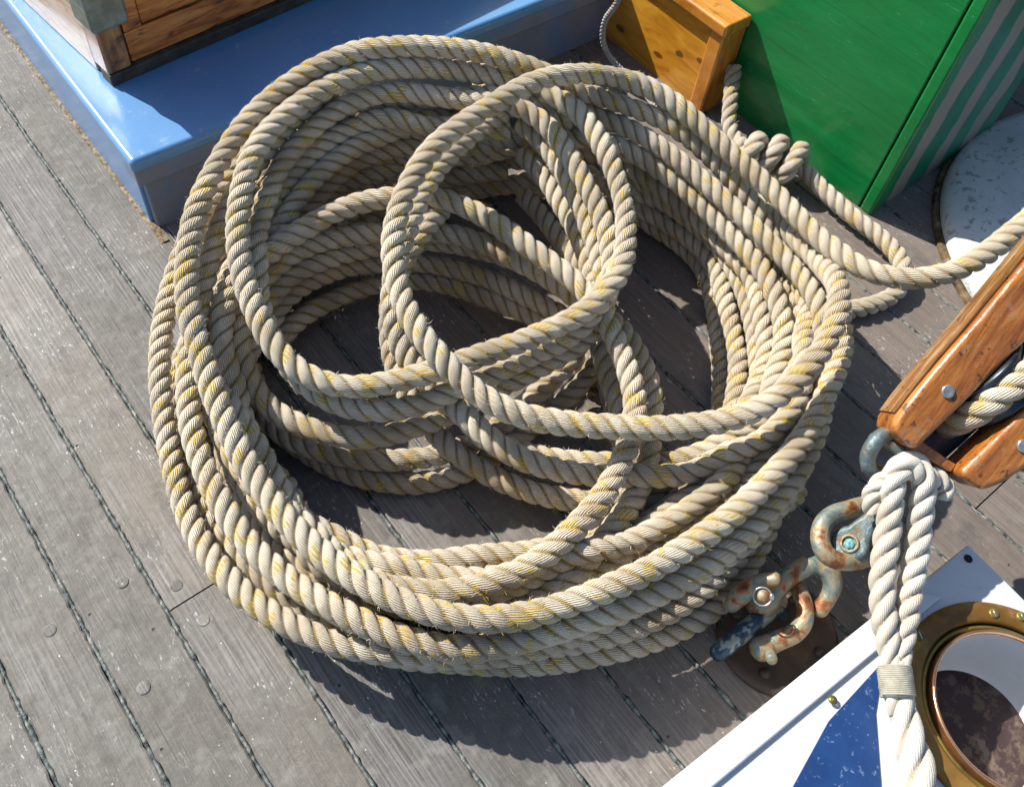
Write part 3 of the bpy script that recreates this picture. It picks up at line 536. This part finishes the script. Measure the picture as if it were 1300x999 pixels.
# ------------------------------------------------------------------ white deck vent with brass ring
WZ=.12; w0=at(1230,690,WZ); w1=at(960,908,WZ); ex=nrm((w1-w0)*[1,1,0]); ey=np.array([ex[1],-ex[0],0]); 
if ey[1]>0: ey=-ey
def W(u,v,z): q=w0+ex*u+ey*v; return np.array([q[0],q[1],z])
vb=base('ventilator_box',tuple(W(.2,.2,0)),'white painted deck box with a round brass-ringed opening and a navy blue panel, lower right','ventilator')
ringpts=[(1148,812),(1147,840),(1175,785),(1204,769),(1233,764),(1271,767),(1300,775)]
P2=np.array([at(x,y,WZ+.006)[:2] for x,y in ringpts]); Am=np.c_[2*P2,np.ones(len(P2))]; sol=np.linalg.lstsq(Am,(P2**2).sum(1),rcond=None)[0]; rc=sol[:2]; rr=math.sqrt(sol[2]+rc@rc)
print('ring',rc,rr)
rr=min(max(rr,.11),.19)
# body with a real round hole in its top
LX,LY=.62,.50; n=96; th=np.linspace(0,2*np.pi,n+1)[:-1]; rh=rr*.86
def onrect(t):
    c2=np.array([(rc[0]-w0[0])*ex[0]+(rc[1]-w0[1])*ex[1],(rc[0]-w0[0])*ey[0]+(rc[1]-w0[1])*ey[1]]); dx,dy=math.cos(t),math.sin(t)
    k=min([((LX-c2[0])/dx if dx>0 else -c2[0]/dx) if abs(dx)>1e-9 else 9,((LY-c2[1])/dy if dy>0 else -c2[1]/dy) if abs(dy)>1e-9 else 9]); return c2[0]+dx*k,c2[1]+dy*k,c2
_,_,c2=onrect(.1); cor=[math.atan2(v-c2[1],u-c2[0])%(2*math.pi) for u,v in ((0,0),(LX,0),(LX,LY),(0,LY))]
for a in cor: th[np.argmin(np.abs(th-a))]=a
V=[];F=[]
for t in th:
    u,v,_=onrect(t); V+= [W(u,v,0.001),W(u,v,WZ),W(c2[0]+rh*math.cos(t),c2[1]+rh*math.sin(t),WZ),W(c2[0]+rh*math.cos(t),c2[1]+rh*math.sin(t),.004)]
for i in range(n):
    j=(i+1)%n
    for q in range(3): F.append([i*4+q,j*4+q,j*4+q+1,i*4+q+1])
b_=mk('box_body',V,np.array(F),M['whitepaint'],vb,smooth=False); bevel(b_,.004,3)
RC=np.array([rc[0],rc[1],WZ])
lathe('brass_ring',[(rr*.80,.001),(rr*.80,.006),(rr*.83,.0075),(rr*.985,.0065),(rr,.004),(rr,.0005)],M['brass'],vb,c=RC,n=110)
lathe('copper_rim',[(rr*.70,-.03),(rr*.69,.006),(rr*.695,.011),(rr*.715,.012),(rr*.725,.007),(rr*.725,-.03)],M['copper'],vb,c=RC,n=110)
lathe('patinated_sleeve',[(rr*.728,-.02),(rr*.75,.001),(rr*.77,.002),(rr*.80,-.004),(rr*.80,-.03)],M['brassdark'],vb,c=RC,n=110)
lathe('liner',[(rr*.69,.004),(rr*.69,-.05),(rr*.66,-.095),(rr*.60,-.108)],M['whitepaint'],vb,c=RC,n=90)
lathe('inner_floor',[(rr*.72,-.108),(.001,-.108)],M['dark'],vb,c=RC,n=60)
for px_,py_ in [(1168,806),(1262,778),(1297,782),(1152,870)]:
    p=at(px_,py_,WZ+.0085); s_=lathe('ring_screw',[(.0065,-.003),(.0065,.0006),(.005,.0012),(.0006,.0013)],M['brassdark'],vb,c=p,n=24)
    box('screw_slot',-.0055,.0055,-.0006,.0006,.0011,.0019,M['steel'],s_,0,fr=(p,np.array([[.5,-.866,0],[.866,.5,0],[0,0,1]])))
for px_,py_ in [(1229,709)]:
    lathe('screw_hole',[(.0062,.0004),(.0055,.0014),(.004,.0010),(.0006,.0009)],M['hole'],vb,c=at(px_,py_,WZ),n=24)
lathe('top_screw',[(.0055,0),(.0055,.001),(.0006,.0014)],M['brassdark'],vb,c=at(1057,888,WZ+.006),n=24)
# raised moulding strip parallel to the edge
def slab(name,pts,z0,z1,mat,bev): 
    b=[W(u,v,z0) for u,v in pts]; t=[W(u,v,z1) for u,v in pts]; return prism(name,b,t,mat,vb,bev)
slab('edge_moulding',[(.13,-.004),(LX,-.004),(LX,.030),(.10,.030)],WZ+.0005,WZ+.0075,M['whitepaint'],.003)
def uvof(x,y,z): q=at(x,y,z)-w0; return q@ex,q@ey
nv=[uvof(x,y,WZ+.002) for x,y in [(1122,838),(1112,905),(1120,1010),(1000,1010),(1052,915)]]
slab('navy_panel',nv,WZ+.0006,WZ+.0022,M['navy'],.0006)
# ------------------------------------------------------------------ pulley block (faces the camera side, held up by the purchase)
D0=1.16; fx=R3@np.array([0,0,-1.])
def PX(pts,dd): return [pd(x,y,D0)+fx*dd for x,y in pts]
pb=base('pulley_block',tuple(pd(1190,590,D0)),'varnished wooden pulley block with two thick cheeks, at the right edge','pulley block')
K1=[(1134,548),(1163,573),(1221,517),(1277,461),(1345,394),(1420,320),(1415,215),(1380,240),(1300,335),(1240,408),(1192,463),(1160,502),(1138,531)]
K2=[(1217,602),(1232,613),(1250,624),(1275,614),(1300,598),(1380,545),(1440,490),(1440,395),(1370,458),(1300,521),(1258,562),(1224,594)]
for nm,K in (('cheek',K1),('cheek',K2)):
    prism(nm,PX(K,.065),PX(K,0),M['block'],pb,.009,seg=5)
S1=[(1143,527),(1160,504),(1192,465),(1240,410),(1300,337),(1380,242)]
V=[];F=[]
for (x,y) in S1:
    V+=[pd(x-1,y-1,D0)+fx*0.0112,pd(x-1,y-1,D0)+fx*0.0575]
V=[np.array(v) for v in V]; nn_=nrm(pd(0,0,D0)-pd(100,78,D0)); W2=[v+nn_*.0015 for v in V]
for i in range(len(S1)-1): F.append([i*2,i*2+1,i*2+3,i*2+2])
o=mk('side_grain_strip',W2,F,M['blockside'],pb,smooth=False); sm=o.modifiers.new('thick','SOLIDIFY'); sm.thickness=.002; sm.offset=-1
prism('tail_piece',PX([(1160,571),(1218,603),(1226,593),(1178,560)],.0625),PX([(1160,571),(1218,603),(1226,593),(1178,560)],.020),M['block'],pb,.004)
prism('swallow_plate',PX([(1168,566),(1222,598),(1440,400),(1400,330)],.075),PX([(1168,566),(1222,598),(1440,400),(1400,330)],.066),M['darkmetal'],pb,.001)
evx=nrm(pd(1223,593,D0)-pd(1165,573,D0)); sheave_c=pd(1290,487,D0)+fx*0.0562
lathe('sheave',[(.0075,-.027),(.060,-.027),(.0625,-.0225),(.054,-.0125),(.050,0),(.054,.0125),(.0625,.0225),(.060,.027),(.0075,.027)],M['darkmetal'],pb,c=sheave_c,n=56,axis=nrm(pd(1310,507,D0)-pd(1270,467,D0)))
for x_,y_ in [(1203,497),(1299,566)]:
    q=pd(x_,y_,D0)-fx*0.0006; lathe('rivet',[(.0082,-.004),(.0085,.0012),(.0068,.003),(.0050,.0015),(.0005,.0015)],M['steel'],pb,c=q,n=28,axis=-fx)
br=[pd(1236,545,D0)+fx*0.0938,pd(1232,541,D0)+fx*0.0562,pd(1242,530,D0)+fx*0.0250,pd(1268,507,D0)+fx*0.0075,pd(1300,480,D0)+fx*0.0025,pd(1350,435,D0)+fx*0.0050,pd(1450,345,D0)+fx*0.0050,pd(1600,210,D0)]
o=rope('fall_rope',catmull(np.array(br),.003),.0188,M['rope'],None,fz=1200,loc=tuple(br[3])); tag(o,'short visible length of flecked beige rope running inside the varnished pulley block','rope')
bk=base('becket_shackle',tuple(pd(1160,590,D0)),'grey iron shackle fixed under the pulley block, holding the white rope','shackle')
def dq(pts): return np.array([np.r_[pd(x,y,D0)+fx*dd,r] for x,y,dd,r in pts])
tube('bow',dq([(1165,560,0.0438,0.0097),(1150,552,0.0400,0.0103),(1134,557,0.0375,0.0106),(1121,570,0.0350,0.0106),(1116,586,0.0375,0.0103),(1122,602,0.0438,0.0097),(1136,612,0.0525,0.0090)]),None,M['rust2'],bk)
tube('side_strap',dq([(1128,560,0.0450,0.0100),(1160,578,0.0375,0.0106),(1190,596,0.0375,0.0106),(1212,612,0.0425,0.0106)]),None,M['rust2'],bk,flat=.6)
tube('clevis_pin',dq([(1122,600,0.0562,0.0088),(1165,612,0.0575,0.0088),(1208,622,0.0575,0.0088)]),None,M['rust'],bk)
lathe('nut',[(.0025,-.010),(.0168,-.009),(.0168,.009),(.0025,.010)],M['bluebar'],bk,c=pd(1209,622,D0)+fx*0.0575,n=24,axis=nrm(pd(1209,622,D0)-pd(1165,612,D0)))
# ------------------------------------------------------------------ soft white rope strop
ws=base('white_rope_strop',tuple(at(1150,880,WZ)),'thick soft white doubled rope bound with twine, hanging from the pulley block shackle','rope')
L1=[(1140,905,0.1500),(1133,878,0.1591),(1131,850,0.1659),(1127,815,0.1749),(1122,780,0.1840),(1120,740,0.1953),(1124,700,0.2089),(1129,660,0.2226),(1131,630,0.2384),(1136,606,0.2520),(1148,590,0.2620),(1164,590,0.2566),(1168,604,0.2430)]
L2=[(1152,905,0.1500),(1146,878,0.1591),(1143,850,0.1659),(1146,815,0.1727),(1151,775,0.1817),(1158,735,0.1931),(1165,695,0.2067),(1169,655,0.2226),(1172,628,0.2384),(1172,606,0.2529),(1160,592,0.2602),(1144,592,0.2520),(1132,606,0.2430)]
tp=([0,.18,.3,1],[.72,.78,1,1])
rope('rope_leg',catmull(np.array([at(*p) for p in L1]),.003),.0160,M['white'],ws,lay=.078,fz=1500,fl=.0035,depth=.34,nt=36,taper=tp)
rope('rope_leg',catmull(np.array([at(*p) for p in L2]),.003),.0158,M['white'],ws,lay=.078,fz=1500,fl=.0035,depth=.34,nt=36,phase=1.,taper=tp)
rope('rope_turn',catmull(np.array([at(*p) for p in [(1108,650,0.2157),(1106,632,0.2271),(1114,617,0.2384),(1134,604,0.2475),(1160,600,0.2520),(1184,604,0.2475),(1198,616,0.2362),(1196,634,0.2248)]]),.003),.0125,M['white'],ws,lay=.055,fz=1500,fl=.0035,depth=.34,nt=30)
rope('bound_end',catmull(np.array([at(*p) for p in [(1138,840,0.1659),(1139,862,0.1613),(1143,885,0.1568),(1150,920,0.1523),(1160,960,0.1477),(1172,1020,0.1432),(1190,1100,0.1387)]]),.003),.0200,M['white'],ws,lay=.12,fz=1200,fl=.0035,depth=.34,nt=36,taper=([0,.1,.2,.5,1],[.7,.72,.8,1.05,1.1]))
# whipping: wound twine
q0,q1=at(1135,846,0.1659),at(1140,884,0.1591); a3=nrm(q1-q0); s1=nrm(np.cross(a3,[0,0,1.])); s2=np.cross(s1,a3); Lw=np.linalg.norm(q1-q0); wh=[]
for t in np.linspace(0,1,16*24): a=t*16*2*math.pi; wh.append(q0+a3*Lw*t+(s1*math.cos(a)+s2*math.sin(a))*.0196)
tube('whipping',np.array(wh),.00125,M['twine'],ws,nt=8,step=.002,smoothpath=False)
lathe('whipping_core',[(.013,-.002),(.0189,0),(.0189,Lw),(.013,Lw+.002)],M['twine'],ws,c=q0,n=40,axis=a3)
# ------------------------------------------------------------------ shackles and deck eye
def tb(name,pts,mat,par,flat=1.,up=None): 
    P=np.array([np.r_[at(x,y,z),r] for x,y,z,r in pts]); return tube(name,P,None,mat,par,flat=flat,up=up,nt=24)
de=base('deck_eye',tuple(at(985,812,0)),'dark round rusty iron deck plate with an upright eye holding the shackle chain','deck fitting')
pc=at(985,806,0); lathe('plate',[(.088,-.001),(.089,.004),(.082,.008),(.075,.008),(.068,.0055),(.001,.0055)],M['baseplate'],de,c=pc,n=90)
for a in (0.4,2.0,3.6,5.2): lathe('plate_bolt',[(.008,0),(.0075,.003),(.0005,.0042)],M['baseplate'],de,c=pc+np.array([.062*math.cos(a),.062*math.sin(a),.0055]),n=20)
tb('eye_bar',[(911,829,.030,.0125),(930,813,.042,.0130),(950,797,.047,.0130),(968,783,.047,.0125),(980,777,.040,.0105),(988,775,.026,.009),(994,780,.012,.008)],M['bluebar'],de)
s1_=base('lower_shackle',tuple(at(1000,800,.05)),'rusty iron shackle lying lowest in the chain, bent around the blue painted eye bar','shackle')
tb('bow',[(1012,742,0.0629,0.0113),(1017,755,0.0680,0.0116),(1022,772,0.0680,0.0118),(1020,790,0.0629,0.0124),(1008,804,0.0561,0.0130),(992,811,0.0493,0.0135),(976,818,0.0442,0.0148),(965,824,0.0425,0.0169)],M['rust'],s1_)
lathe('pin',[(.0045,-.018),(.0075,-.016),(.0075,.013),(.0068,.0165),(.0004,.017)],M['rust'],s1_,c=at(978,829,.062),n=28,axis=(at(979,836,.08)-at(972,806,.045)))
m2=base('middle_shackle',tuple(at(1000,750,.08)),'large cream and rust coloured shackle with a split cotter ring, middle of the chain','shackle')
tb('bow',[(966,768,0.0475,0.0222),(972,758,0.0590,0.0222),(984,745,0.0691,0.0172),(1000,733,0.0778,0.0141),(1018,721,0.0850,0.0146),(1036,716,0.0893,0.0150),(1051,724,0.0893,0.0150),(1057,741,0.0828,0.0132),(1051,759,0.0720,0.0115),(1040,774,0.0605,0.0119)],M['rust'],m2)
tb('rear_ear',[(928,768,0.0536,0.0114),(938,757,0.0701,0.0138),(950,748,0.0867,0.0138),(965,739,0.1020,0.0114),(985,735,0.1148,0.0096)],M['rust'],m2)
pa=nrm(at(968,757,.106)-at(938,768,.055)); pcen=at(968,757,.106)
lathe('clevis_pin',[(.004,-.068),(.0088,-.066),(.0088,.006),(.0078,.0095),(.0004,.0102)],M['rust'],m2,c=pcen,n=30,axis=nrm(CAM-pcen)*.6+pa*.4)
vw=nrm(CAM-pcen); r1=nrm(np.cross(vw,[0,0,1.])); r2_=np.cross(vw,r1)
tube('cotter_ring',np.array([pcen+vw*.008+(r1*math.cos(a)+r2_*math.sin(a))*.0118 for a in np.linspace(-2.2,3.6,40)]),.0013,M['steel'],m2,nt=10,step=.0015)
tube('cotter_end',np.array([pcen+vw*.010+r1*.012*math.cos(a)+r2_*.012*math.sin(a)-r1*0 for a in (-2.3,-2.45,-2.6)]),.0032,M['steel'],m2,nt=12,step=.001)
u2=base('upper_shackle',tuple(at(1070,690,.16)),'rounded rust streaked bow shackle nearest the white rope, uppermost of the chain','shackle')
tb('bow',[(1140,640,.135,.0105),(1124,636,.148,.0110),(1108,638,.160,.0115),(1092,642,.168,.0120),(1076,647,.172,.0124),(1058,653,.172,.0126),(1045,665,.17,.0126),(1041,683,.166,.0126),(1047,701,.162,.0126),(1062,711,.158,.0122),(1080,713,.154,.0116),(1100,709,.148,.011),(1116,700,.14,.0105),(1134,690,.126,.010)],M['rust'],u2)
# swivel lug held in its bow
lg=base('swivel_lug',tuple(at(1080,690,.17)),'blue grey pear shaped iron lug with a turquoise bolt head, inside the upper shackle','lug')
ax2=nrm(CAM-at(1078,690,.16)+np.array([.08,.18,0])); gx=nrm(at(1115,655,.16)-at(1078,692,.16)); gx=nrm(gx-ax2*gx.dot(ax2)); gy=np.cross(ax2,gx); lc=at(1079,691,.162)
outl=[]; 
for a in np.linspace(.75,2*math.pi-.75,30): outl.append((.0245*math.cos(a),.0245*math.sin(a)))
outl+=[(.045,-.0105),(.07,-.009),(.072,0.),(.07,.009),(.045,.0105)]
prism('plate',[lc+gx*u+gy*v-ax2*.010 for u,v in outl],[lc+gx*u+gy*v+ax2*.008 for u,v in outl],M['rust2'],lg,.0065,seg=5)
lathe('bolt_collar',[(.0125,.004),(.0128,.0092),(.0105,.0118),(.0088,.0105),(.0085,.008)],M['rust'],lg,c=lc,n=32,axis=ax2)
lathe('bolt_head',[(.0072,.006),(.0070,.0100),(.005,.0112),(.0005,.0115)],M['patina'],lg,c=lc,n=6,axis=ax2,smooth=False)
# ------------------------------------------------------------------ light, sky, camera
AZ=math.radians(-70); EL=math.radians(43)
tr=Vector((math.cos(AZ)*math.cos(EL),math.sin(AZ)*math.cos(EL),-math.sin(EL)))
sl=bpy.data.lights.new('sun','SUN'); sl.energy=5.0; sl.angle=math.radians(.5); sl.color=(1,.955,.88)
so=bpy.data.objects.new('sun',sl); COL.objects.link(so); so.rotation_euler=tr.to_track_quat('-Z','Y').to_euler(); so.location=(-2,3,4)
w=bpy.data.worlds.new('World'); scn.world=w; w.use_nodes=True; nt=w.node_tree; bg=nt.nodes['Background']; sk=nt.nodes.new('ShaderNodeTexSky'); sk.sky_type='NISHITA'; sk.sun_disc=False
sk.sun_elevation=EL; sk.sun_rotation=math.atan2(-tr.x,-tr.y); nt.links.new(sk.outputs[0],bg.inputs[0]); bg.inputs[1].default_value=.11
cd=bpy.data.cameras.new('camera'); co=bpy.data.objects.new('camera',cd); COL.objects.link(co); scn.camera=co
from mathutils import Matrix
co.matrix_world=Matrix([[*R3[0],0],[*R3[1],0],[*R3[2],H],[0,0,0,1]])
cd.sensor_width=36; cd.lens=f/1300*36; cd.shift_y=-44.5/1300; cd.clip_start=.02; cd.clip_end=200
vs=scn.view_settings; vs.view_transform='Standard'; vs.look='None'; vs.exposure=.60; vs.gamma=1; vs.use_curve_mapping=False
scn.render.engine='CYCLES'
